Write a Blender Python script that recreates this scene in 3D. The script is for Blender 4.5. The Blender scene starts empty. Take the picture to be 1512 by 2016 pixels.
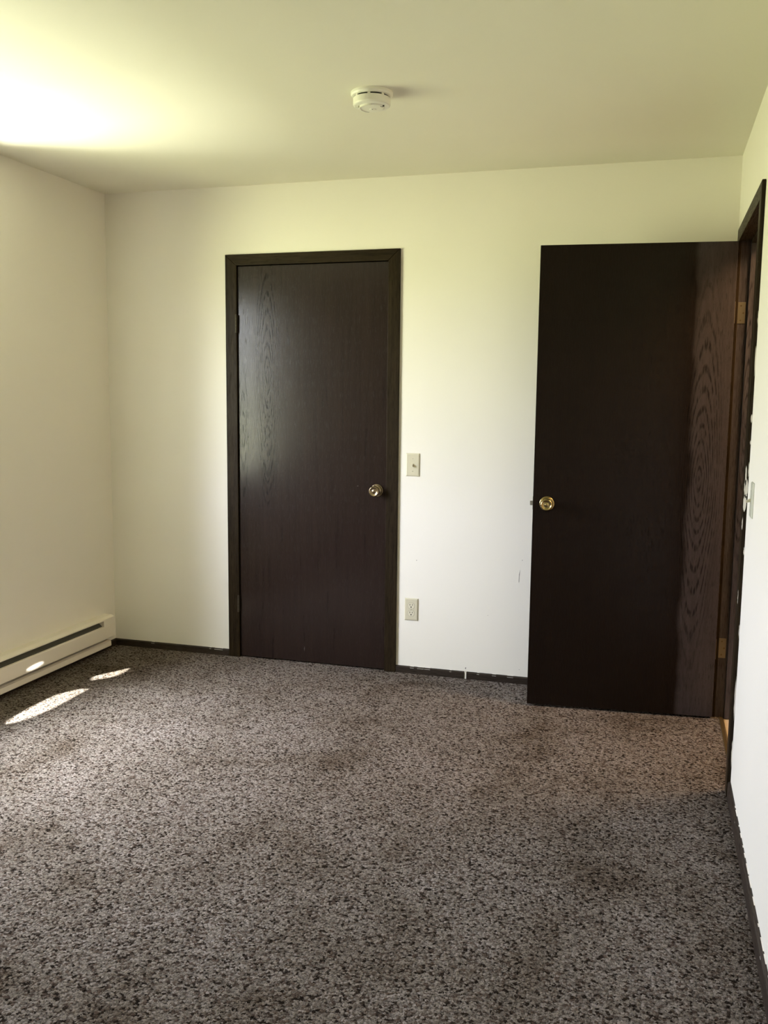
import bpy, bmesh, math, random
from mathutils import Vector, Matrix
random.seed(7)
S = bpy.context.scene
C = S.collection
PI = math.pi

# ------------------------------------------------------------------ room measures (metres)
XR, H = 3.160, 2.443          # left wall x=0, right wall x=XR, back wall y=0, camera looks towards +y
YF = -5.3                     # wall behind the camera
WY0, WY1, WZ0, WZ1 = -2.08, -0.98, 0.85, 2.08   # window opening in the left wall
LT = 0.14                     # left wall thickness
RT = 0.115                    # right wall thickness
JY0, JY1 = -0.205, -1.017     # entry doorway between the jamb faces
DOOR_H = 2.045

# ------------------------------------------------------------------ camera
cam_d = bpy.data.cameras.new('camera')
cam = bpy.data.objects.new('camera', cam_d); C.objects.link(cam)
yaw, pitch, roll = 0.2865, -0.1227, 0.0107
fwd = Vector((-math.sin(yaw)*math.cos(pitch), math.cos(yaw)*math.cos(pitch), math.sin(pitch)))
right = Vector((math.cos(yaw), math.sin(yaw), 0)); up = right.cross(fwd)
r2 = right*math.cos(roll)+up*math.sin(roll); u2 = up*math.cos(roll)-right*math.sin(roll)
M = Matrix((r2, u2, -fwd)).transposed().to_4x4(); M.translation = Vector((2.8485, -4.3693, 1.3807))
cam.matrix_world = M
cam_d.sensor_fit = 'HORIZONTAL'; cam_d.sensor_width = 36
cam_d.lens = 1797.0/1512*36
cam_d.clip_start = 0.02
S.camera = cam

# ------------------------------------------------------------------ light and exposure
S.view_settings.view_transform = 'Standard'; S.view_settings.look = 'None'
S.view_settings.gamma = 1; S.view_settings.use_curve_mapping = False
S.view_settings.exposure = 0.26
S.cycles.use_denoising = True
S.cycles.max_bounces = 12; S.cycles.diffuse_bounces = 8
S.cycles.sample_clamp_indirect = 8

SKY_E, GRASS_E = 37.0, 27.0
w = bpy.data.worlds.new('daylight'); S.world = w; w.use_nodes = True
nt = w.node_tree; nt.nodes.clear()
tc = nt.nodes.new('ShaderNodeTexCoord'); sep = nt.nodes.new('ShaderNodeSeparateXYZ')
nt.links.new(tc.outputs['Generated'], sep.inputs[0])
mr = nt.nodes.new('ShaderNodeMapRange'); mr.inputs[1].default_value = -1; mr.inputs[2].default_value = 1
nt.links.new(sep.outputs['Z'], mr.inputs[0])
cr = nt.nodes.new('ShaderNodeValToRGB'); nt.links.new(mr.outputs[0], cr.inputs[0])
e = cr.color_ramp.elements
G = GRASS_E/10; K = SKY_E/10
stops = [(0.0, (0.26*G, 0.27*G, 0.17*G)), (0.30, (0.40*G, 0.41*G, 0.24*G)), (0.43, (0.95*G, 0.97*G, 0.56*G)),    # sunlit lawn
         (0.49, (0.80*G, 0.81*G, 0.50*G)), (0.53, (0.82*K, 0.82*K, 0.96*K)), (0.62, (0.90*K, 0.92*K, 1.14*K)),  # haze, sky
         (0.82, (1.12*K, 1.15*K, 1.38*K)), (0.92, (3.6*K, 3.65*K, 4.0*K)), (1.0, (5.5*K, 5.6*K, 6.0*K))]
while len(e) < len(stops): e.new(0.5)
for q, (p, c) in zip(e, stops): q.position = p; q.color = (*c, 1)
# added dark part of the world towards -y, shapes the window light
def wmath(op, a, b=0.0):
    n = nt.nodes.new('ShaderNodeMath'); n.operation = op
    for i, v in enumerate((a, b)):
        if hasattr(v, 'is_linked'): nt.links.new(v, n.inputs[i])
        else: n.inputs[i].default_value = v
    return n.outputs[0]
ratio = wmath('DIVIDE', wmath('MULTIPLY', sep.outputs['Y'], -1.0), wmath('MAXIMUM', wmath('ABSOLUTE', sep.outputs['X']), 0.001))
dark_sector = nt.nodes.new('ShaderNodeMapRange'); dark_sector.interpolation_type = 'SMOOTHSTEP'
for i, v in ((1, 1.5), (2, 2.4), (3, 1.0), (4, 0.10)): dark_sector.inputs[i].default_value = v
nt.links.new(ratio, dark_sector.inputs[0])
bg = nt.nodes.new('ShaderNodeBackground'); nt.links.new(wmath('MULTIPLY', dark_sector.outputs[0], 10.0), bg.inputs[1])
out = nt.nodes.new('ShaderNodeOutputWorld')
nt.links.new(cr.outputs[0], bg.inputs[0]); nt.links.new(bg.outputs[0], out.inputs[0])

def light(name, typ, loc, aim, energy, color=(1, 1, 1), **kw):
    d = bpy.data.lights.new(name, typ); d.energy = energy; d.color = color
    for k, v in kw.items(): setattr(d, k, v)
    o = bpy.data.objects.new(name, d); C.objects.link(o); o.location = loc
    o.rotation_euler = (Vector(aim)-Vector(loc)).to_track_quat('-Z', 'Y').to_euler()
    return o
SUN = Vector((0.256, 0.50, -1.0))
light('sun', 'SUN', (-3, -4, 6), Vector((-3, -4, 6))+SUN, 60.0, (1.0, 0.96, 0.90), angle=0.009)
# portal that guides daylight through the window opening
pl = light('window_portal', 'AREA', (-LT-0.01, (WY0+WY1)/2, (WZ0+WZ1)/2), (5, (WY0+WY1)/2, (WZ0+WZ1)/2), 1,
           shape='RECTANGLE', size=WY1-WY0, size_y=WZ1-WZ0)
pl.rotation_euler = (PI/2, 0, -PI/2)
pl.data.cycles.is_portal = True
# lamp on the hall ceiling
light('hall_lamp', 'AREA', (3.78, -0.62, 2.38), (3.78, -0.62, 0), 32, (1.0, 0.64, 0.32), shape='DISK', size=0.5)
# added lamp standing in for ground bounce; added indoor spot makes the heater glint
light('ground_bounce_fill', 'AREA', (-0.70, -1.16, 0.05), (0.45, -1.06, 2.44), 135, (1.0, 0.99, 0.86), shape='RECTANGLE', size=0.45, size_y=0.45)
gl_ = light('heater_glint_spot', 'SPOT', (1.0, -3.2, 1.2), (0.068, -0.785, 0.1), 1800, (1.0, 0.96, 0.9), spot_size=math.radians(1.0), spot_blend=0.35, shadow_soft_size=0.004)
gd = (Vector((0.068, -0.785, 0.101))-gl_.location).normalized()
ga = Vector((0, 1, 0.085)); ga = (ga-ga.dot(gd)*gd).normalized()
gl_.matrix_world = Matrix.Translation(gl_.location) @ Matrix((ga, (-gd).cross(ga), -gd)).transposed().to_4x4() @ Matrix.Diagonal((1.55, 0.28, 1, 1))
# ------------------------------------------------------------------ materials
def mat(name, col=(0.8, 0.8, 0.8), rough=0.5, metal=0.0, spec=0.5):
    m = bpy.data.materials.new(name); m.use_nodes = True
    b = m.node_tree.nodes['Principled BSDF']
    b.inputs['Base Color'].default_value = (*col, 1); b.inputs['Roughness'].default_value = rough
    b.inputs['Metallic'].default_value = metal; b.inputs['Specular IOR Level'].default_value = spec
    return m
class N:
    """small node helper"""
    def __init__(s, m): s.t = m.node_tree; s.b = s.t.nodes['Principled BSDF']
    def new(s, typ, **kw):
        n = s.t.nodes.new(typ)
        for k, v in kw.items(): setattr(n, k, v)
        return n
    def link(s, a, b): s.t.links.new(a, b)
    def val(s, sock, v):
        if hasattr(v, 'links') or hasattr(v, 'is_linked'): s.link(v, sock)
        else: sock.default_value = v
    def math(s, op, a, b=0.0, c=None):
        n = s.new('ShaderNodeMath', operation=op); s.val(n.inputs[0], a); s.val(n.inputs[1], b)
        if c is not None: s.val(n.inputs[2], c)
        return n.outputs[0]
    def coords(s, scale=(1, 1, 1), loc=(0, 0, 0)):
        t = s.new('ShaderNodeTexCoord'); m = s.new('ShaderNodeMapping')
        m.inputs['Scale'].default_value = scale; m.inputs['Location'].default_value = loc
        s.link(t.outputs['Object'], m.inputs[0]); return m.outputs[0]
    def noise(s, vec, scale, detail=3, rough=0.5, dist=0.0):
        n = s.new('ShaderNodeTexNoise'); s.link(vec, n.inputs['Vector']); n.inputs['Scale'].default_value = scale
        n.inputs['Detail'].default_value = detail; n.inputs['Roughness'].default_value = rough
        n.inputs['Distortion'].default_value = dist; return n.outputs['Fac']
    def ramp(s, fac, stops):
        n = s.new('ShaderNodeValToRGB'); s.link(fac, n.inputs[0]); el = n.color_ramp.elements
        while len(el) < len(stops): el.new(0.5)
        for q, (p, c) in zip(el, stops):
            q.position = p; q.color = (c, c, c, 1) if not hasattr(c, '__len__') else (*c, 1)
        return n.outputs[0]
    def mix(s, fac, a, b, blend='MIX'):
        n = s.new('ShaderNodeMix', data_type='RGBA', blend_type=blend)
        s.val(n.inputs['Factor'], fac)
        for sock, v in ((n.inputs[6], a), (n.inputs[7], b)):
            if hasattr(v, 'is_linked'): s.link(v, sock)
            else: sock.default_value = (*v, 1)
        return n.outputs[2]
    def bump(s, h, strength, dist=0.002):
        n = s.new('ShaderNodeBump'); n.inputs['Strength'].default_value = strength
        n.inputs['Distance'].default_value = dist; s.link(h, n.inputs['Height'])
        s.link(n.outputs[0], s.b.inputs['Normal'])

def paint(name, col, rough=0.55, tex=0.12):
    m = mat(name, col, rough, spec=0.35); n = N(m)
    v = n.coords()
    f = n.noise(v, 1.3, 2)
    c = n.mix(n.ramp(f, [(0.35, 0.0), (0.65, 1.0)]), tuple(x*0.975 for x in col), col)
    n.link(c, n.b.inputs['Base Color'])
    n.bump(n.noise(v, 90, 4, 0.6), tex, 0.0015)
    return m

def wood(name, dark, light_, rings=None, rough=0.34, band=None, pores=1.0, axis='Z', spec=0.28):
    """stained oak: fine open pores along the grain and, where given, cathedral figure round (x0, z0)"""
    m = mat(name, dark, rough, spec=spec); n = N(m)
    long = {'Z': (1, 1, 0.045), 'X': (0.045, 1, 1), 'Y': (1, 0.045, 1)}[axis]
    vs = n.coords(long)
    fine = n.noise(vs, 420, 3, 0.6)
    mid = n.noise(vs, 55, 4, 0.6, 0.3)
    pore = n.ramp(fine, [(0.36, 1.0), (0.50, 0.0)])
    tone = n.ramp(mid, [(0.30, 0.0), (0.72, 1.0)])
    col = n.mix(n.math('MULTIPLY', tone, 0.75), dark, light_)
    height = n.math('MULTIPLY', pore, -0.6)
    if rings:
        t = n.new('ShaderNodeTexCoord'); sp = n.new('ShaderNodeSeparateXYZ'); n.link(t.outputs['Object'], sp.inputs[0])
        wob = n.noise(n.coords((1, 1, 0.30)), 5.5, 3, 0.5)
        line = None
        for (x0, z0, sx, sz, freq, reach) in rings:
            u = n.math('DIVIDE', n.math('SUBTRACT', sp.outputs[0], x0), sx)
            v = n.math('DIVIDE', n.math('SUBTRACT', sp.outputs[2], z0), sz)
            r = n.math('SQRT', n.math('ADD', n.math('POWER', n.math('ABSOLUTE', u), 2.0), n.math('POWER', n.math('ABSOLUTE', v), 1.5)))
            r = n.math('ADD', r, n.math('MULTIPLY', wob, 0.75))
            s_ = n.math('SINE', n.math('MULTIPLY', r, freq))
            l = n.ramp(n.math('MULTIPLY_ADD', s_, 0.5, 0.5), [(0.55, 0.0), (0.95, 1.0)])
            l = n.math('MULTIPLY', l, n.ramp(n.math('DIVIDE', r, reach), [(0.75, 1.0), (1.0, 0.0)]))
            line = l if line is None else n.math('MAXIMUM', line, l)
        broken = n.ramp(n.noise(n.coords((1, 1, 0.10)), 160, 2, 0.5), [(0.38, 0.0), (0.56, 1.0)])
        line = n.math('MULTIPLY', line, broken)
        col = n.mix(n.math('MULTIPLY', line, 0.85), col, tuple(x*0.30 for x in dark))
        height = n.math('SUBTRACT', height, line)
    if band:      # flat-cut veneer leaf, x below this edge; lift paints in reflected hall light
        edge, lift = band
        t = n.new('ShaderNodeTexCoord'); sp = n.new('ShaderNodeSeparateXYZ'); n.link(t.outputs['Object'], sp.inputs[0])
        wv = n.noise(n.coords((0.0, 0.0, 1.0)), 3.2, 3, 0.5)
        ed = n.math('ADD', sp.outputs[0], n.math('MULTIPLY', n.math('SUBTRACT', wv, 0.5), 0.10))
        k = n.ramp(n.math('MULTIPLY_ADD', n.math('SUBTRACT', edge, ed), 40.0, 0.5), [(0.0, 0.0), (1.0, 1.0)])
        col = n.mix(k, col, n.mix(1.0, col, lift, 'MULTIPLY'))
    col = n.mix(n.math('MULTIPLY', pore, 0.55*pores), col, tuple(x*0.35 for x in dark))
    n.link(col, n.b.inputs['Base Color'])
    n.link(n.math('MULTIPLY_ADD', pore, 0.14, rough), n.b.inputs['Roughness'])
    blk = n.math('MAXIMUM', n.math('MULTIPLY', pore, 0.8), line) if rings else n.math('MULTIPLY', pore, 0.8)
    n.link(n.math('MULTIPLY', n.math('MULTIPLY_ADD', blk, -0.60, 1.0), spec), n.b.inputs['Specular IOR Level'])
    n.bump(height, 0.12, 0.0004)
    return m

M_wall = paint('wall_paint', (0.81, 0.775, 0.695), 0.5)
M_ceil = paint('ceiling_paint', (0.80, 0.768, 0.655), 0.6, 0.15)
M_trim = wood('trim_oak', (0.0140, 0.0092, 0.0048), (0.036, 0.0245, 0.0125), rough=0.40, spec=0.08)
M_trimh = wood('head_trim_oak', (0.0140, 0.0092, 0.0048), (0.036, 0.0245, 0.0125), rough=0.40, spec=0.08, axis='X')
M_trimy = wood('side_trim_oak', (0.0140, 0.0092, 0.0048), (0.036, 0.0245, 0.0125), rough=0.40, spec=0.08, axis='Y')
M_jamb = wood('jamb_oak', (0.030, 0.026, 0.028), (0.082, 0.072, 0.080), rough=0.38,
              rings=[(0.055, 1.30, 0.020, 0.22, 26.0, 3.0)])
M_base = wood('baseboard_oak', (0.022, 0.015, 0.010), (0.038, 0.026, 0.018), rough=0.5, axis='X')
M_basey = wood('side_baseboard_oak', (0.022, 0.015, 0.010), (0.038, 0.026, 0.018), rough=0.5, axis='Y')
M_closet = wood('closet_door_oak', (0.014, 0.008, 0.0065), (0.026, 0.016, 0.0125), rough=0.18, spec=0.36,
                rings=[(0.168, 1.50, 0.022, 0.12, 16.0, 4.2), (0.165, 1.10, 0.020, 0.10, 16.0, 3.0), (0.030, 1.22, 0.022, 0.22, 16.0, 2.0)])
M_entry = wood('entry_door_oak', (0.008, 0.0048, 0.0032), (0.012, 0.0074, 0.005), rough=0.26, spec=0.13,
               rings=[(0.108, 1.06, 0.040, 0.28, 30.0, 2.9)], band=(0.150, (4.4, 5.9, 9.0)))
M_black = mat('dark_gap', (0.004, 0.004, 0.004), 0.8, spec=0.1)
M_brass = mat('polished_brass', (0.38, 0.30, 0.14), 0.2, 1.0)
M_bronze = mat('worn_brass', (0.30, 0.235, 0.15), 0.24, 1.0)
M_hinge = mat('aged_brass', (0.20, 0.18, 0.13), 0.38, 0.85)
M_hinged = mat('stained_hinge', (0.055, 0.045, 0.03), 0.4, 0.5)
M_steel = mat('steel', (0.55, 0.54, 0.50), 0.3, 1.0)
M_ivory = mat('ivory_plastic', (0.58, 0.54, 0.40), 0.35)
M_ivory2 = mat('pale_ivory_plastic', (0.64, 0.60, 0.46), 0.33)
M_white = mat('white_plastic', (0.80, 0.78, 0.70), 0.4)
M_enamel = mat('heater_enamel', (0.78, 0.73, 0.64), 0.32)
M_fin = mat('heater_fins', (0.10, 0.10, 0.085), 0.7, 0.0, 0.2)
M_caulk = mat('white_caulk', (0.75, 0.72, 0.66), 0.6)
M_scuff = mat('scuff_grey', (0.16, 0.15, 0.14), 0.7)
M_led = mat('dark_hole', (0.01, 0.01, 0.01), 0.6)
M_strip = mat('threshold_bronze', (0.07, 0.045, 0.016), 0.45, 0.3)
M_outer = paint('gobo_paint', (0.55, 0.50, 0.42), 0.7)

def carpet():
    m = mat('carpet_pile', (0.3, 0.28, 0.25), 0.95, spec=0.02); n = N(m)
    v = n.coords((1, 1, 1))
    wv = n.new('ShaderNodeTexNoise'); n.link(v, wv.inputs['Vector']); wv.inputs['Scale'].default_value = 160
    wv.inputs['Detail'].default_value = 3
    add = n.new('ShaderNodeVectorMath', operation='MULTIPLY_ADD'); n.link(wv.outputs['Color'], add.inputs[0])
    add.inputs[1].default_value = (0.012, 0.012, 0.012); n.link(v, add.inputs[2])
    vo = n.new('ShaderNodeTexVoronoi'); n.link(add.outputs[0], vo.inputs['Vector']); vo.inputs['Scale'].default_value = 135
    gap = n.ramp(vo.outputs['Distance'], [(0.30, 1.0), (0.75, 0.0)])
    sepc = n.new('ShaderNodeSeparateColor'); n.link(vo.outputs['Color'], sepc.inputs[0])
    tuft = n.ramp(sepc.outputs[0], [(0.0, (0.022, 0.016, 0.012)), (0.10, (0.040, 0.029, 0.022)), (0.17, (0.120, 0.085, 0.068)), (0.45, (0.210, 0.178, 0.153)), (1.0, (0.33, 0.285, 0.256))])
    fib = n.noise(v, 520, 3, 0.7)
    speck = n.ramp(n.noise(v, 200, 2, 0.55), [(0.35, 0.30), (0.45, 1.0)])
    c = n.mix(1.0, tuft, n.ramp(fib, [(0.25, 0.62), (0.75, 1.25)]), 'MULTIPLY')
    c = n.mix(1.0, c, speck, 'MULTIPLY')
    c = n.mix(1.0, c, n.ramp(gap, [(0.0, 0.55), (0.6, 1.0)]), 'MULTIPLY')
    # brushed patches where the pile leans another way
    n1 = n.noise(n.coords((1.0, 1.35, 1)), 2.6, 4, 0.62, 0.6)
    n2 = n.noise(n.coords((1.3, 0.45, 1), (3, 1, 0)), 3.0, 2, 0.5, 0.4)
    nap = n.math('ADD', n.math('MULTIPLY', n1, 0.6), n.math('MULTIPLY', n2, 0.4))
    c = n.mix(1.0, c, n.ramp(nap, [(0.34, (0.60, 0.55, 0.49)), (0.46, (0.93, 0.92, 0.90)), (0.62, (1.15, 1.16, 1.19))]), 'MULTIPLY')
    n.link(c, n.b.inputs['Base Color'])
    h = n.math('ADD', n.math('MULTIPLY', gap, 1.0), n.math('MULTIPLY', fib, 0.8))
    h = n.math('ADD', h, n.math('MULTIPLY', speck, 0.6))
    n.bump(h, 0.9, 0.005)
    return m
M_carpet = carpet()
def vinyl():
    m = mat('hall_vinyl', (0.50, 0.40, 0.28), 0.35); n = N(m)
    c = n.mix(n.noise(n.coords(), 6, 4), (0.42, 0.33, 0.22), (0.58, 0.47, 0.34)); n.link(c, n.b.inputs['Base Color'])
    return m
M_vinyl = vinyl()
def pane():
    m = bpy.data.materials.new('window_glass'); m.use_nodes = True; t = m.node_tree; t.nodes.clear()
    o = t.nodes.new('ShaderNodeOutputMaterial'); mx = t.nodes.new('ShaderNodeMixShader')
    tr = t.nodes.new('ShaderNodeBsdfTransparent'); gl = t.nodes.new('ShaderNodeBsdfGlossy')
    gl.inputs['Roughness'].default_value = 0.02; tr.inputs[0].default_value = (0.96, 0.98, 0.96, 1)
    mx.inputs[0].default_value = 0.06
    t.links.new(tr.outputs[0], mx.inputs[1]); t.links.new(gl.outputs[0], mx.inputs[2]); t.links.new(mx.outputs[0], o.inputs[0])
    return m
M_glass = pane()

# ------------------------------------------------------------------ mesh helpers
def box(bm, x0, x1, y0, y1, z0, z1):
    x0, x1 = sorted((x0, x1)); y0, y1 = sorted((y0, y1)); z0, z1 = sorted((z0, z1))
    v = [bm.verts.new((x, y, z)) for x in (x0, x1) for y in (y0, y1) for z in (z0, z1)]
    for f in ((0, 1, 3, 2), (4, 6, 7, 5), (0, 4, 5, 1), (2, 3, 7, 6), (0, 2, 6, 4), (1, 5, 7, 3)):
        bm.faces.new([v[i] for i in f])
def prism(bm, pts, axis, a, b):
    """polygon pts extruded along axis (0 x, 1 y, 2 z) from a to b"""
    def P(p, t):
        l = list(p); l.insert(axis, t); return l
    A = [bm.verts.new(P(p, a)) for p in pts]; B = [bm.verts.new(P(p, b)) for p in pts]
    bm.faces.new(A); bm.faces.new(B[::-1])
    for i in range(len(pts)):
        j = (i+1) % len(pts); bm.faces.new((A[j], A[i], B[i], B[j]))
def lathe(bm, prof, origin, axis='Z', n=48, arc=None):
    """prof: (r, t) pairs turned about axis through origin; t runs along axis"""
    ax = {'Z': (Vector((1, 0, 0)), Vector((0, 1, 0)), Vector((0, 0, 1))),
          'Y-': (Vector((1, 0, 0)), Vector((0, 0, 1)), Vector((0, -1, 0))),
          'Y': (Vector((1, 0, 0)), Vector((0, 0, 1)), Vector((0, 1, 0))),
          'X-': (Vector((0, 1, 0)), Vector((0, 0, 1)), Vector((-1, 0, 0))),
          'Z-': (Vector((1, 0, 0)), Vector((0, 1, 0)), Vector((0, 0, -1)))}[axis]
    o = Vector(origin); rows = []
    for r, t in prof:
        if r < 1e-6: rows.append([bm.verts.new(o+ax[2]*t)])
        else: rows.append([bm.verts.new(o+ax[2]*t+(ax[0]*math.cos(2*PI*k/n)+ax[1]*math.sin(2*PI*k/n))*r) for k in range(n)])
    for A, B in zip(rows, rows[1:]):
        for k in range(n):
            l = (k+1) % n
            if len(A) == 1 and len(B) == 1: continue
            if len(A) == 1: bm.faces.new((A[0], B[k], B[l]))
            elif len(B) == 1: bm.faces.new((A[k], B[0], A[l]))
            else: bm.faces.new((A[k], B[k], B[l], A[l]))
def build(name, fn, m, parent=None, bevel=0.0, smooth=False, seg=2):
    bm = bmesh.new(); fn(bm); bmesh.ops.recalc_face_normals(bm, faces=bm.faces)
    me = bpy.data.meshes.new(name); bm.to_mesh(me); bm.free(); me.materials.append(m)
    o = bpy.data.objects.new(name, me); C.objects.link(o)
    if parent: o.parent = parent
    if smooth:
        for p in me.polygons: p.use_smooth = True
    if bevel:
        b = o.modifiers.new('bevel', 'BEVEL'); b.width = bevel; b.segments = seg; b.limit_method = 'ANGLE'
        b.angle_limit = math.radians(35); b.harden_normals = False
    return o
def bx(name, dims, m, parent=None, bevel=0.0):
    return build(name, lambda bm: box(bm, *dims), m, parent, bevel)
def root(name, loc=(0, 0, 0), rz=0.0):
    o = bpy.data.objects.new(name, None); C.objects.link(o); o.location = loc; o.rotation_euler = (0, 0, rz)
    o.empty_display_size = 0.05
    return o
def tag(o, label, cat, kind=None, group=None):
    o['label'] = label; o['category'] = cat
    if kind: o['kind'] = kind
    if group: o['group'] = group
    return o

# ------------------------------------------------------------------ the setting
CL, CR_, CT = 0.763, 1.576, 2.050       # closet opening (slab edges), slab top
def f_back(bm):
    box(bm, -LT, CL-0.02, 0, 0.115, -0.05, H); box(bm, CR_+0.02, XR+RT, 0, 0.115, -0.05, H)
    box(bm, CL-0.02, CR_+0.02, 0, 0.115, CT+0.02, H)
    box(bm, -LT, XR+RT, 0.70, 0.75, -0.05, H)
    box(bm, 0.50, 0.55, 0.115, 0.70, -0.05, H); box(bm, 1.80, 1.85, 0.115, 0.70, -0.05, H)
wb = tag(build('wall_back', f_back, M_wall), 'off-white painted wall with the closed closet door in it', 'wall', 'structure')
def f_left(bm):
    box(bm, -LT, 0, YF, WY0, -0.05, H); box(bm, -LT, 0, WY1, 0, -0.05, H)
    box(bm, -LT, 0, WY0, WY1, -0.05, WZ0); box(bm, -LT, 0, WY0, WY1, WZ1, H)
tag(build('wall_left', f_left, M_wall), 'beige shaded wall on the left above the baseboard heater', 'wall', 'structure')
def f_right(bm):
    box(bm, XR, XR+RT, JY0+0.02, 0, -0.05, H); box(bm, XR, XR+RT, YF, JY1-0.02, -0.05, H)
    box(bm, XR, XR+RT, JY1-0.02, JY0+0.02, DOOR_H+0.025, H)
tag(build('wall_right', f_right, M_wall), 'pale wall at the right edge with the doorway and a light switch', 'wall', 'structure')
tag(build('wall_front', lambda bm: box(bm, -LT, XR+RT, YF-0.1, YF, -0.05, H), M_wall), 'painted wall behind the viewer', 'wall', 'structure')
tag(build('ceiling', lambda bm: box(bm, -LT, XR+RT, YF, 0.75, H, H+0.1), M_ceil), 'plain painted ceiling with a smoke detector on it', 'ceiling', 'structure')
def f_floor(bm):
    box(bm, -LT, XR+0.017, YF, 0.75, -0.06, 0)
tag(build('floor', f_floor, M_carpet), 'speckled grey-brown cut pile carpet over the whole room', 'carpet', 'structure')
HX = 4.25
def f_hall(bm):
    box(bm, HX, HX+0.1, -3.0, 1.0, -0.05, H); box(bm, XR+RT, HX, 1.0, 1.1, -0.05, H); box(bm, XR+RT, HX, -3.1, -3.0, -0.05, H)
    box(bm, XR+RT-0.02, XR+RT, 0.75, 1.0, -0.05, H)
tag(build('wall_hall', f_hall, M_wall), 'hall walls beyond the doorway on the right', 'wall', 'structure')
tag(build('ceiling_hall', lambda bm: box(bm, XR+RT, HX+0.1, -3.0, 1.0, H, H+0.1), M_ceil), 'hall ceiling beyond the doorway', 'ceiling', 'structure')
tag(build('floor_hall', lambda bm: box(bm, XR+0.017, HX, -3.0, 1.0, -0.06, -0.004), M_vinyl), 'tan hall floor just visible past the threshold', 'floor', 'structure')
def f_strip(bm):
    prism(bm, [(XR+0.014, -0.002), (XR+0.018, 0.003), (XR+0.030, 0.003), (XR+0.037, -0.004)], 1, JY1, JY0)
tag(build('trim_1', f_strip, M_strip), 'narrow bronze threshold strip where the carpet meets the hall floor', 'threshold', 'structure')

# window in the left wall, outside the picture: frame, two sashes, panes, sill and dark casing
wn = tag(root('window_1', (-LT, (WY0+WY1)/2, WZ0)), 'two-sash window in the left wall, outside the picture', 'window', 'structure')
ww, wh = (WY1-WY0)/2, WZ1-WZ0
MU = -1.44-(WY0+WY1)/2      # centre post
def f_wframe(bm):
    for a, b_, c, d in ((-ww, -ww+0.03, 0, wh), (ww-0.03, ww, 0, wh), (-ww+0.03, ww-0.03, 0, 0.03), (-ww+0.03, ww-0.03, wh-0.03, wh), (MU-0.02, MU+0.02, 0.03, wh-0.03)):
        box(bm, 0.01, 0.06, a, b_, c, d)
build('window_frame', f_wframe, M_white, wn, 0.002)
for s in (-1, 1):
    a, b_ = sorted((MU+s*0.02, s*(ww-0.03)))
    build('pane', lambda bm: box(bm, 0.028, 0.032, a, b_, 0.03, wh-0.03), M_glass, wn)
bx('window_sill', (0.06, LT-0.001, -ww+0.001, ww-0.001, 0.0, 0.018), M_white, wn, 0.003)
def f_wcas(bm):
    x0, x1 = LT, LT+0.012
    box(bm, x0, x1, -ww-0.055, -ww, -0.055, wh+0.055); box(bm, x0, x1, ww, ww+0.055, -0.055, wh+0.055)
    box(bm, x0, x1, -ww, ww, wh, wh+0.055); box(bm, x0, x1, -ww, ww, -0.055, -0.001)
build('window_casing', f_wcas, M_trim, wn, 0.002)

# added unseen panel outside the window; its two cutouts shape the sun patches
PZ = 2.35
def lens(pts):
    return [(x - SUN.x/(-SUN.z)*PZ, y - SUN.y/(-SUN.z)*PZ) for x, y in pts]
A = [(0.262, -1.255), (0.240, -1.14), (0.230, -1.02), (0.230, -0.90), (0.238, -0.82), (0.262, -0.765), (0.318, -0.733),
     (0.323, -0.80), (0.328, -0.92), (0.331, -1.03), (0.320, -1.13), (0.298, -1.21)]
B = [(0.252, -0.614), (0.236, -0.565), (0.230, -0.515), (0.233, -0.455), (0.248, -0.405), (0.278, -0.382), (0.318, -0.370),
     (0.326, -0.40), (0.333, -0.47), (0.324, -0.525), (0.306, -0.560)]
def f_gobo(bm):
    outer = [(-0.42, -5.5), (-LT, -5.5), (-LT, 0.9), (-0.42, 0.9)]
    edges = []
    for loop in (outer, lens(A), lens(B)):
        v = [bm.verts.new((x, y, PZ)) for x, y in loop]
        edges += [bm.edges.new((v[i], v[(i+1) % len(v)])) for i in range(len(v))]
    bmesh.ops.triangle_fill(bm, edges=edges, use_beauty=True)
    g = bmesh.ops.extrude_face_region(bm, geom=bm.faces[:])
    for x in g['geom']:
        if isinstance(x, bmesh.types.BMVert): x.co.z += 0.006
tag(build('sun_gobo', f_gobo, M_outer), 'unseen panel added outside the window, cut to shape the sun patches', 'gobo', 'structure')

# ------------------------------------------------------------------ closet doorway
cw = 0.060
tr = tag(root('trim_3', (CL, 0, 0)), 'dark oak casing round the closed closet door', 'door casing', 'structure')
W = CR_-CL
T = 0.013
build('side_casing', lambda bm: prism(bm, [(-cw, 0), (0.003, 0), (0.003, CT-0.0), (-cw, CT+0.055)], 1, -T, 0), M_trim, tr, 0.0025)
build('side_casing', lambda bm: prism(bm, [(W-0.003, 0), (W+cw-0.002, 0), (W+cw-0.002, CT+0.055), (W-0.003, CT-0.0)], 1, -T, 0), M_trim, tr, 0.0025)
build('head_casing', lambda bm: prism(bm, [(0.003, CT), (W-0.003, CT), (W+cw-0.002, CT+0.055), (-cw, CT+0.055)], 1, -T, 0), M_trimh, tr, 0.0025)
def f_cj(bm):
    box(bm, -0.02, -0.003, 0, 0.115, 0, CT+0.005); box(bm, W+0.003, W+0.02, 0, 0.115, 0, CT+0.005)
    box(bm, -0.02, W+0.02, 0, 0.115, CT+0.004, CT+0.02)
    box(bm, -0.003, 0.010, 0.038, 0.06, 0, CT); box(bm, W-0.010, W+0.003, 0.038, 0.06, 0, CT)
build('door_jamb', f_cj, M_trim, tr)

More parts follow.
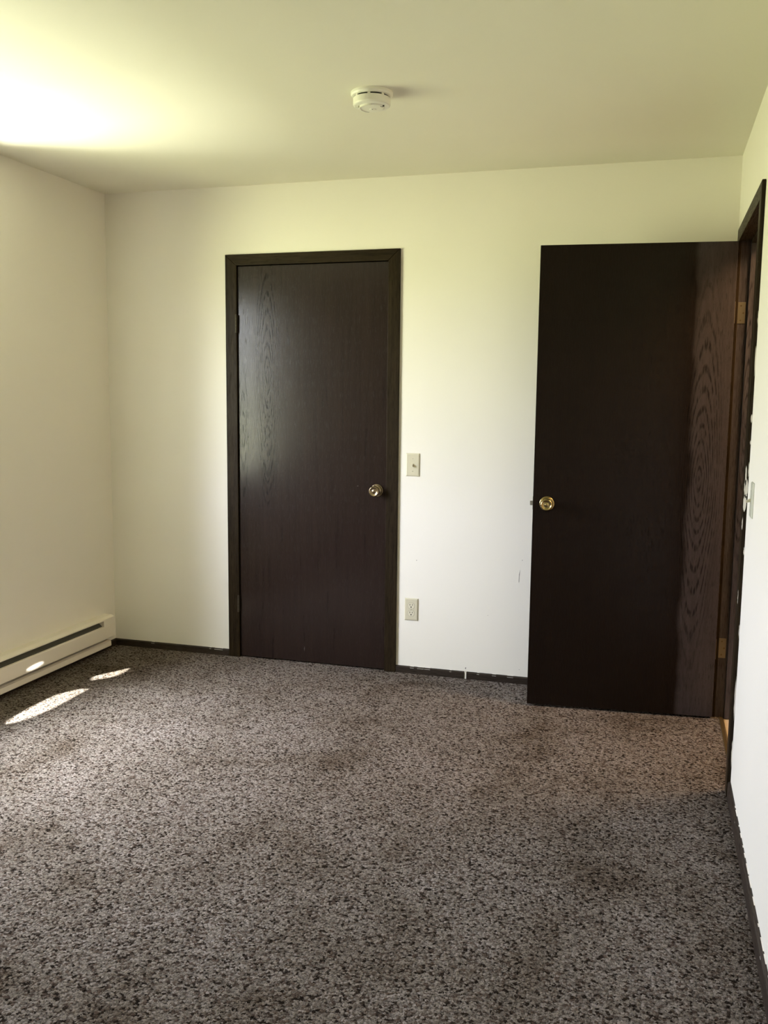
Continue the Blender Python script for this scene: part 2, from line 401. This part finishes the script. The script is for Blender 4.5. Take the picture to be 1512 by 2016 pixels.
def knob(parent, x, z, y=0.0, sgn='Y-', knob_m=M_brass):
    kr = build('door_knob', lambda bm: lathe(bm, [(0.0105, 0.010), (0.010, 0.020), (0.0115, 0.026), (0.019, 0.031), (0.0255, 0.038), (0.0275, 0.047),
            (0.0265, 0.054), (0.0235, 0.0585), (0.0215, 0.0590), (0.0195, 0.0572), (0.015, 0.0545), (0.0085, 0.0535), (0.0070, 0.0550), (0.0045, 0.0560), (0.0, 0.0562)],
            (x, y, z), sgn), knob_m, parent, smooth=True)
    build('rosette', lambda bm: lathe(bm, [(0.033, 0.0), (0.033, 0.003), (0.0315, 0.005), (0.029, 0.0058), (0.027, 0.0052), (0.024, 0.006), (0.016, 0.0085), (0.011, 0.012), (0.0, 0.012)],
            (x, y, z), sgn), knob_m, kr, smooth=True)
    return kr

d1 = tag(root('door_1', (CL, 0, 0)), 'closed flat dark oak closet door with a brass knob on its right', 'door', 'structure')
bx('door_panel', (0.004, W-0.004, 0.0, 0.035, 0.006, CT-0.003), M_closet, d1, 0.0015)
knob(d1, 0.760, 0.926, knob_m=M_bronze)
for z in (1.714, 0.247):
    def f_h(bm, z=z):
        for k in range(5):
            a = z+0.0885*k/5
            lathe(bm, [(0, 0), (0.0058, 0), (0.0058, 0.0172), (0, 0.0172)], (-0.0005, -0.0085-T*0.35, a), 'Z', 16)
        box(bm, -0.0012, 0.0012, -0.010, 0.03, z, z+0.0885)
        lathe(bm, [(0, 0), (0.004, 0), (0.0045, 0.002), (0, 0.004)], (-0.0005, -0.0085-T*0.35, z+0.0882), 'Z', 16)
    build('hinge', f_h, M_hinged, d1)
# small chips in the door's finish
def chip(bm, x, z, w_, h_, y):
    prism(bm, [(x-w_/2, z), (x, z-h_/2), (x+w_/2, z+h_*0.1), (x+w_*0.2, z+h_/2)], 1, y-0.0004, y)
build('scratch', lambda bm: (chip(bm, 0.370, 0.075, 0.004, 0.030, 0), chip(bm, 0.658, 0.945, 0.010, 0.004, 0)), mat('bare_wood_chip', (0.10, 0.085, 0.075), 0.6), d1)

# ------------------------------------------------------------------ entry doorway
t4 = tag(root('trim_4', (XR, JY0, 0)), 'dark oak casing and jamb of the doorway at the right edge', 'door casing', 'structure')
OP = JY1-JY0        # negative length
ct = 0.013
HT = 2.105
# casing on the room side: far leg behind the open door, near leg, head
build('side_casing', lambda bm: prism(bm, [(-0.004, 0), (0.055, 0), (0.055, HT), (-0.004, DOOR_H+0.004)], 0, -ct, 0), M_trim, t4, 0.002)
build('side_casing', lambda bm: prism(bm, [(OP+0.004, 0), (OP-0.055, 0), (OP-0.055, HT), (OP+0.004, DOOR_H+0.004)], 0, -ct, 0), M_trim, t4, 0.002)
build('head_casing', lambda bm: prism(bm, [(-0.004, DOOR_H+0.004), (0.055, HT), (OP-0.055, HT), (OP+0.004, DOOR_H+0.004)], 0, -ct, 0), M_trimy, t4, 0.002)
def f_jamb(bm): box(bm, 0, RT, 0, 0.02, -0.004, DOOR_H+0.005)
build('door_jamb', f_jamb, M_jamb, t4)
build('door_jamb', lambda bm: box(bm, 0, RT, OP-0.02, OP, -0.004, DOOR_H+0.005), M_jamb, t4)
build('head_jamb', lambda bm: box(bm, 0, RT, OP-0.02, 0.02, DOOR_H+0.005, DOOR_H+0.025), M_trimy, t4)
build('door_stop', lambda bm: box(bm, 0.038, 0.072, -0.011, 0, 0.0, DOOR_H-0.006), M_jamb, t4, 0.001)
build('door_stop', lambda bm: box(bm, 0.038, 0.072, OP, OP+0.011, 0.0, DOOR_H-0.006), M_jamb, t4, 0.001)
build('head_stop', lambda bm: box(bm, 0.038, 0.072, OP, 0, DOOR_H-0.006, DOOR_H+0.005), M_trimy, t4, 0.001)
# casing on the hall side
build('side_casing', lambda bm: box(bm, RT, RT+ct, -0.004, 0.055, 0, HT), M_trim, t4, 0.002)
build('side_casing', lambda bm: box(bm, RT, RT+ct, OP-0.055, OP+0.004, 0, HT), M_trim, t4, 0.002)
build('head_casing', lambda bm: box(bm, RT, RT+ct, OP-0.055, 0.055, DOOR_H+0.004, HT), M_trimy, t4, 0.002)
# wall paint smeared on the near edge of the casing
def f_smear(bm):
    rnd = random.Random(5); ys = OP-0.055
    for z, h_, x0, x1 in ((1.135, 0.075, -0.012, -0.007), (1.095, 0.07, -0.013, -0.001), (1.045, 0.06, -0.0135, -0.003), (0.975, 0.045, -0.0135, -0.0105),
                          (1.25, 0.015, -0.003, 0), (1.33, 0.03, -0.0045, 0), (1.16, 0.05, -0.003, 0), (0.72, 0.05, -0.013, -0.0115), (0.88, 0.03, -0.003, 0),
                          (0.60, 0.05, -0.003, 0.0), (0.36, 0.16, -0.004, 0.0), (1.52, 0.10, -0.003, 0), (1.66, 0.05, -0.002, 0), (0.16, 0.10, -0.003, 0)):
        n = 7; L = []; R_ = []
        for i in range(n+1):
            t = i/n; w_ = math.sin(PI*t)**0.6
            L.append((x0+(1-w_)*(x1-x0)*0.5+rnd.uniform(-.0006, .0006), z-h_/2+h_*t)); R_.append((x1-(1-w_)*(x1-x0)*0.5+0.00005, z-h_/2+h_*t+1e-5))
        prism(bm, L+R_[::-1], 1, ys-0.0006, ys-0.0001)
build('paint_smear', f_smear, M_caulk, t4)

ang = math.atan2(-0.074, -0.803)
d2 = tag(root('door_2', (3.146, -0.2415, 0), ang), 'open flat dark oak entry door swung in front of the back wall', 'door', 'structure')
DW = 0.806
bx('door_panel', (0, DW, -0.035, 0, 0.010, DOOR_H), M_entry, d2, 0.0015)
knob(d2, 0.745, 0.930, 0.0, 'Y', M_brass)
knob(d2, 0.745, 0.930, -0.035, 'Y-', M_brass)
lt = build('latch_plate', lambda bm: box(bm, DW-0.001, DW+0.0012, -0.029, -0.006, 0.902, 0.959), M_hinge, d2)
build('latch_bolt', lambda bm: prism(bm, [(DW, -0.024), (DW+0.006, -0.024), (DW+0.013, -0.012), (DW, -0.011)], 2, 0.920, 0.940), M_steel, lt)
for z in (1.712, 0.270):
    def f_h2(bm, z=z):
        for k in range(5):
            lathe(bm, [(0, 0), (0.0058, 0), (0.0058, 0.0172), (0, 0.0172)], (-0.004, -0.040, z+0.0885*k/5), 'Z', 16)
        box(bm, -0.0018, 0.0, -0.036, -0.004, z, z+0.0885)
    build('hinge', f_h2, M_hinge, d2)
    # leaf screwed to the jamb
    def f_leaf(bm, z=z): box(bm, -0.002, 0.030, -0.0022, 0.0, z, z+0.0885)
    lf = build('hinge_leaf', f_leaf, M_hinge, t4, 0.002)
    def f_sc(bm, z=z):
        for dz, dx in ((0.014, 0.012), (0.044, 0.022), (0.074, 0.012)):
            lathe(bm, [(0.0036, 0), (0.0032, 0.0008), (0.0008, 0.0010), (0.0, 0.0003)], (dx, -0.0022, z+dz), 'Y-', 14)
    build('screw', f_sc, mat('hinge_screw', (0.14, 0.11, 0.06), 0.4, 0.9), lf)

# ------------------------------------------------------------------ baseboards
BH, BT = 0.036, 0.010
bb = tag(root('baseboard_back'), 'low dark baseboard along the back wall', 'baseboard', 'structure')
def bprof(bm, x0, x1): prism(bm, [(-BT, -0.004), (0, -0.004), (0, BH), (-0.004, BH), (-BT, BH-0.005)], 0, x0, x1)
def xprism(x0, x1):
    return lambda bm: prism(bm, [(-BT, -0.004), (0, -0.004), (0, BH), (-0.004, BH), (-BT, BH-0.005)], 0, x0, x1)
for a, b_ in ((0.0, CL-cw), (CR_+cw-0.002, 1.990), (2.001, XR)):
    build('board', xprism(a, b_), M_base, bb)
def f_caulk(bm):
    prism(bm, [(1.990, -0.002), (2.001, -0.002), (2.001, 0.024), (2.003, 0.033), (1.997, 0.030), (1.994, 0.038), (1.989, 0.033)], 1, -0.007, 0)
build('joint_filler', f_caulk, M_caulk, bb)
def f_drips(bm):
    rnd = random.Random(3)
    for x, l in ((0.640, 0.05), (0.59, 0.012), (0.24, 0.02), (1.72, 0.02), (1.765, 0.035), (1.80, 0.03), (2.06, 0.012), (2.14, 0.02), (2.22, 0.03), (1.92, 0.01)):
        prism(bm, [(x-l/2, -BT-0.0005), (x+l/2, -BT-0.0005), (x+l*0.2, -BT-0.0001)], 2, BH-0.0075, BH-0.0062)
        prism(bm, [(x-l/2, -0.0045), (x+l/2, -0.0045), (x+l*0.3, -0.0001), (x-l*0.3, -0.0001)], 2, BH, BH+0.0012)
build('paint_smear', f_drips, M_caulk, bb)
def yprism(x, s, y0, y1):
    return lambda bm: prism(bm, [(x, -0.004), (x+s*BT, -0.004), (x+s*BT, BH-0.005), (x+s*0.004, BH), (x, BH)], 1, y0, y1)
tag(build('baseboard_left', yprism(0, 1, YF, 0), M_basey), 'low dark baseboard under the heater along the left wall', 'baseboard', 'structure')
BH = 0.058
br = tag(root('baseboard_right'), 'dark baseboard along the right wall, paint worn on its top edge', 'baseboard', 'structure')
build('board', yprism(XR, -1, JY1-0.055, YF), M_basey, br)
build('board', yprism(XR, -1, 0, JY0+0.055), M_basey, br)
def f_bl(bm):
    rnd = random.Random(8); y = JY1-0.20
    while y > -3.4:
        l = rnd.uniform(0.01, 0.07)
        if rnd.random() < 0.75: box(bm, XR-0.0025, XR, y-l, y, BH, BH+0.0008)
        if rnd.random() < 0.10: box(bm, XR-BT-0.0003, XR-BT, y-l*0.3, y, BH-0.009, BH-0.006)
        y -= l+rnd.uniform(0.005, 0.05)
build('paint_smear', f_bl, M_caulk, br)
BH = 0.036
tag(build('baseboard_front', lambda bm: box(bm, 0.011, XR-0.011, YF, YF+BT, -0.004, 0.036), M_base), 'baseboard behind the viewer', 'baseboard', 'structure')

# ------------------------------------------------------------------ scuffs on the back wall
def f_marks(bm):
    prism(bm, [(2.2475, 0.505), (2.2495, 0.507), (2.2500, 0.535), (2.2530, 0.570), (2.2480, 0.545)], 1, -0.0005, 0)
    chip(bm, 1.734, 0.583, 0.004, 0.006, 0); chip(bm, 1.995, 0.052, 0.006, 0.012, 0); chip(bm, 2.10, 0.33, 0.003, 0.003, 0)
    chip(bm, 2.262, 0.615, 0.004, 0.005, 0); chip(bm, 2.262, 0.07, 0.004, 0.003, 0)
build('scuff_mark', f_marks, M_scuff, wb)

# ------------------------------------------------------------------ electric plates
def plate(name, loc, rz, label, cat, m, toggle=True):
    r = tag(root(name, loc, rz), label, cat)
    pw, ph, pt = 0.0705, 0.1145, 0.0055
    def f(bm):
        a, b_ = pw/2, ph/2; c = 0.006
        rows = []
        for (k, y) in ((0, 0), (0, -0.0015), (c*0.35, -0.0040), (c, -pt)):
            rows.append([bm.verts.new((sx*(a-k), y, sz*(b_-k))) for sx, sz in ((-1, -1), (1, -1), (1, 1), (-1, 1))])
        for A_, B_ in zip(rows, rows[1:]):
            for i in range(4): j = (i+1) % 4; bm.faces.new((A_[i], A_[j], B_[j], B_[i]))
        bm.faces.new(rows[-1]); bm.faces.new(rows[0][::-1])
    build('faceplate', f, m, r, 0.0012)
    return r, pt
def screw(parent, x, z, y, m=M_ivory):
    o = build('screw', lambda bm: lathe(bm, [(0.0034, 0), (0.0030, 0.0010), (0.0, 0.0013)], (x, y, z), 'Y-', 16), m, parent, smooth=True)
    build('slot', lambda bm: box(bm, x-0.0026, x+0.0026, y-0.0015, y-0.0010, z-0.0005, z+0.0005), M_scuff, o)
def switch(loc, rz, label, m, up_=True):
    r, pt = plate('light_switch', loc, rz, label, 'light switch', m)
    build('toggle_surround', lambda bm: box(bm, -0.0052, 0.0052, -pt-0.0006, -pt+0.001, -0.0122, 0.0122), m, r)
    s_ = -1 if up_ else 1
    build('toggle', lambda bm: prism(bm, [(-pt, -0.0060*s_*-1*0-0.006), (-pt, 0.006), (-pt-0.014, 0.006-s_*0.008+0.000), (-pt-0.015, 0.001-s_*0.008), (-pt-0.013, -0.003-s_*0.006)], 0, -0.0035, 0.0035), M_ivory2, r, 0.0008)
    for z in (0.0302, -0.0302): screw(r, 0, z, -pt, m)
    return r
switch((1.708, 0, 1.061), 0, 'ivory toggle light switch on the back wall between the two doors', M_ivory, False)
switch((XR, -1.235, 1.072), PI/2+PI, 'pale light switch seen edge-on beside the doorway at the right edge', mat('grey_ivory_plastic', (0.46, 0.46, 0.37), 0.4), False)

r, pt = plate('wall_outlet', (1.711, 0, 0.331), 0, 'ivory double power outlet low on the back wall under the light switch', 'power outlet', M_ivory)
for s in (1, -1):
    zc = s*0.0195
    def f_rec(bm, zc=zc):
        pts = []
        for k in range(40):
            a = 2*PI*k/40; pts.append((0.0172*math.cos(a), zc+max(-0.0140, min(0.0140, 0.0172*math.sin(a)))))
        q = []
        for p in pts:
            if not q or (abs(p[0]-q[-1][0])+abs(p[1]-q[-1][1])) > 1e-6: q.append(p)
        prism(bm, q, 1, -pt-0.0012, -pt+0.001)
    rc = build('receptacle', f_rec, M_ivory2, r, 0.0004)
    def f_sl(bm, zc=zc):
        y = -pt-0.0014
        box(bm, -0.0078, -0.0050, y, y+0.0006, zc+0.0003, zc+0.0092); box(bm, 0.0050, 0.0078, y, y+0.0006, zc+0.0010, zc+0.0085)
        lathe(bm, [(0.0, 0.0006), (0.0034, 0.0006), (0.0034, 0.0), (0, 0.0)], (0, y+0.0006, zc-0.0068), 'Y-', 16)
    build('slot', f_sl, M_led, rc)
def f_ring(bm):
    # shadow gaps round the two receptacles
    for s in (1, -1):
        zc = s*0.0195
        P0 = []; P1 = []
        for k in range(40):
            a = 2*PI*k/40
            P0.append((0.0181*math.cos(a), zc+max(-0.0149, min(0.0149, 0.0181*math.sin(a)))))
        q = []
        for p in P0:
            if not q or (abs(p[0]-q[-1][0])+abs(p[1]-q[-1][1])) > 1e-6: q.append(p)
        prism(bm, q, 1, -pt-0.0003, -pt+0.001)
build('receptacle_gap', f_ring, mat('ivory_gap', (0.22, 0.19, 0.12), 0.6), r)
screw(r, 0, 0, -pt)

# ------------------------------------------------------------------ smoke detector
sd = tag(root('smoke_detector', (1.848, -1.178, H)), 'round white smoke detector on the ceiling', 'smoke detector')
build('mounting_base', lambda bm: lathe(bm, [(0, 0), (0.0735, 0), (0.0735, 0.008), (0.070, 0.0135), (0.0655, 0.0150), (0.0, 0.0150)], (0, 0, 0), 'Z-', 72), M_white, sd, smooth=False)
build('vent_gap', lambda bm: lathe(bm, [(0, 0.015), (0.0595, 0.015), (0.0595, 0.0205), (0.0, 0.0205)], (0, 0, 0), 'Z-', 72), M_black, sd)
for k in range(8):
    def f_rib(bm, k=k):
        a0 = math.radians(k*45+4); a1 = a0+math.radians(8)
        prism(bm, [(0.0585*math.cos(a0), 0.0585*math.sin(a0)), (0.0655*math.cos(a0), 0.0655*math.sin(a0)), (0.0655*math.cos(a1), 0.0655*math.sin(a1)), (0.0585*math.cos(a1), 0.0585*math.sin(a1))], 2, -0.0205, -0.0150)
    build('vent_rib', f_rib, M_white, sd)
b0 = build('cover', lambda bm: lathe(bm, [(0, 0.0205), (0.0655, 0.0205), (0.0655, 0.0225), (0.0655, 0.0400), (0.0640, 0.0435), (0.0605, 0.0460), (0.052, 0.0475), (0.046, 0.0480),
     (0.0445, 0.0500), (0.0400, 0.0520), (0.018, 0.0530), (0.0, 0.0530)], (0, 0, 0), 'Z-', 72), M_white, sd)
def f_loop(bm):
    # raised sweep on the underside of the cover
    for k in range(18):
        a0 = math.radians(120+k*9); a1 = a0+math.radians(9.2)
        prism(bm, [(0.040*math.cos(a0), 0.040*math.sin(a0)), (0.0455*math.cos(a0), 0.0455*math.sin(a0)), (0.0455*math.cos(a1), 0.0455*math.sin(a1)), (0.040*math.cos(a1), 0.040*math.sin(a1))], 2, -0.0545, -0.047)
    box(bm, -0.052, -0.040, -0.030, -0.020, -0.053, -0.0455)
build('raised_ring', f_loop, M_white, b0)
build('test_button', lambda bm: lathe(bm, [(0.012, 0.0528), (0.012, 0.0545), (0.010, 0.0555), (0.0, 0.0558)], (0.002, 0.006, 0), 'Z-', 28), M_white, sd, smooth=True)
build('indicator', lambda bm: lathe(bm, [(0.0018, 0.0530), (0.0018, 0.0562), (0, 0.0562)], (0.003, -0.002, 0), 'Z-', 12), M_led, sd)
def f_holes(bm):
    for x, y in ((0.037, -0.014), (0.040, -0.009), (0.045, -0.013), (0.048, -0.012)):
        lathe(bm, [(0.0014, 0.046), (0.0014, 0.0530), (0, 0.0530)], (x, y, 0), 'Z-', 8)
build('sounder_hole', f_holes, M_led, sd)

# ------------------------------------------------------------------ baseboard heater
HY0, HY1 = -2.75, -0.107
L = HY1-HY0
ht = tag(root('baseboard_heater', (0, HY1, 0)), 'long white electric baseboard heater low on the left wall', 'baseboard heater')
def hp(name, pts, y0, y1, m, bev=0.0, par=None):
    return build(name, lambda bm: prism(bm, pts, 1, y0, y1), m, par or ht, bev)
hp('back_plate', [(0.0105, 0.034), (0.0135, 0.034), (0.0135, 0.196), (0.0, 0.196), (0.0, 0.190), (0.0105, 0.190)], -L, 0, M_enamel)
hp('top_cover', [(0.0, 0.196), (0.0, 0.200), (0.046, 0.200), (0.066, 0.192), (0.0665, 0.186), (0.0650, 0.186), (0.0640, 0.190), (0.0455, 0.196)], -L, 0, M_enamel)
hp('front_panel', [(0.058, 0.156), (0.0665, 0.154), (0.0680, 0.150), (0.0680, 0.086), (0.0665, 0.083), (0.060, 0.081), (0.060, 0.083), (0.0655, 0.085), (0.0655, 0.150), (0.058, 0.1545)], -L+0.001, -0.001, M_enamel)
hp('bottom_rail', [(0.014, 0.062), (0.014, 0.064), (0.043, 0.064), (0.054, 0.058), (0.056, 0.034), (0.053, 0.030), (0.014, 0.030), (0.014, 0.032), (0.052, 0.032), (0.054, 0.036), (0.052, 0.057), (0.042, 0.062)], -L, -0.022, M_enamel)
hp('end_cap', [(0.0138, 0.156), (0.0660, 0.156), (0.0672, 0.150), (0.0672, 0.186), (0.0650, 0.191), (0.0455, 0.1955), (0.0138, 0.1955)], -0.103, -0.0005, M_enamel)
hp('end_cap', [(0.0138, 0.086), (0.0650, 0.086), (0.0650, 0.155), (0.0138, 0.155)], -0.103, -0.0012, M_enamel)
hp('end_cap', [(0.0138, 0.086), (0.0660, 0.086), (0.0672, 0.150), (0.0672, 0.186), (0.0650, 0.191), (0.0455, 0.1955), (0.0138, 0.1955)], -L+0.001, -L+0.10, M_enamel)
hp('deflector', [(0.0138, 0.187), (0.0138, 0.189), (0.055, 0.158), (0.055, 0.156)], -L+0.101, -0.104, M_fin)
def f_fins(bm):
    y = -L+0.11
    while y < -0.11:
        box(bm, 0.018, 0.056, y, y+0.0012, 0.090, 0.150); y += 0.012
    lathe(bm, [(0, 0), (0.006, 0), (0.006, L-0.22), (0, L-0.22)], (0.037, -L+0.11, 0.12), 'Y', 12)
build('fin', f_fins, M_fin, ht)['kind'] = 'stuff'
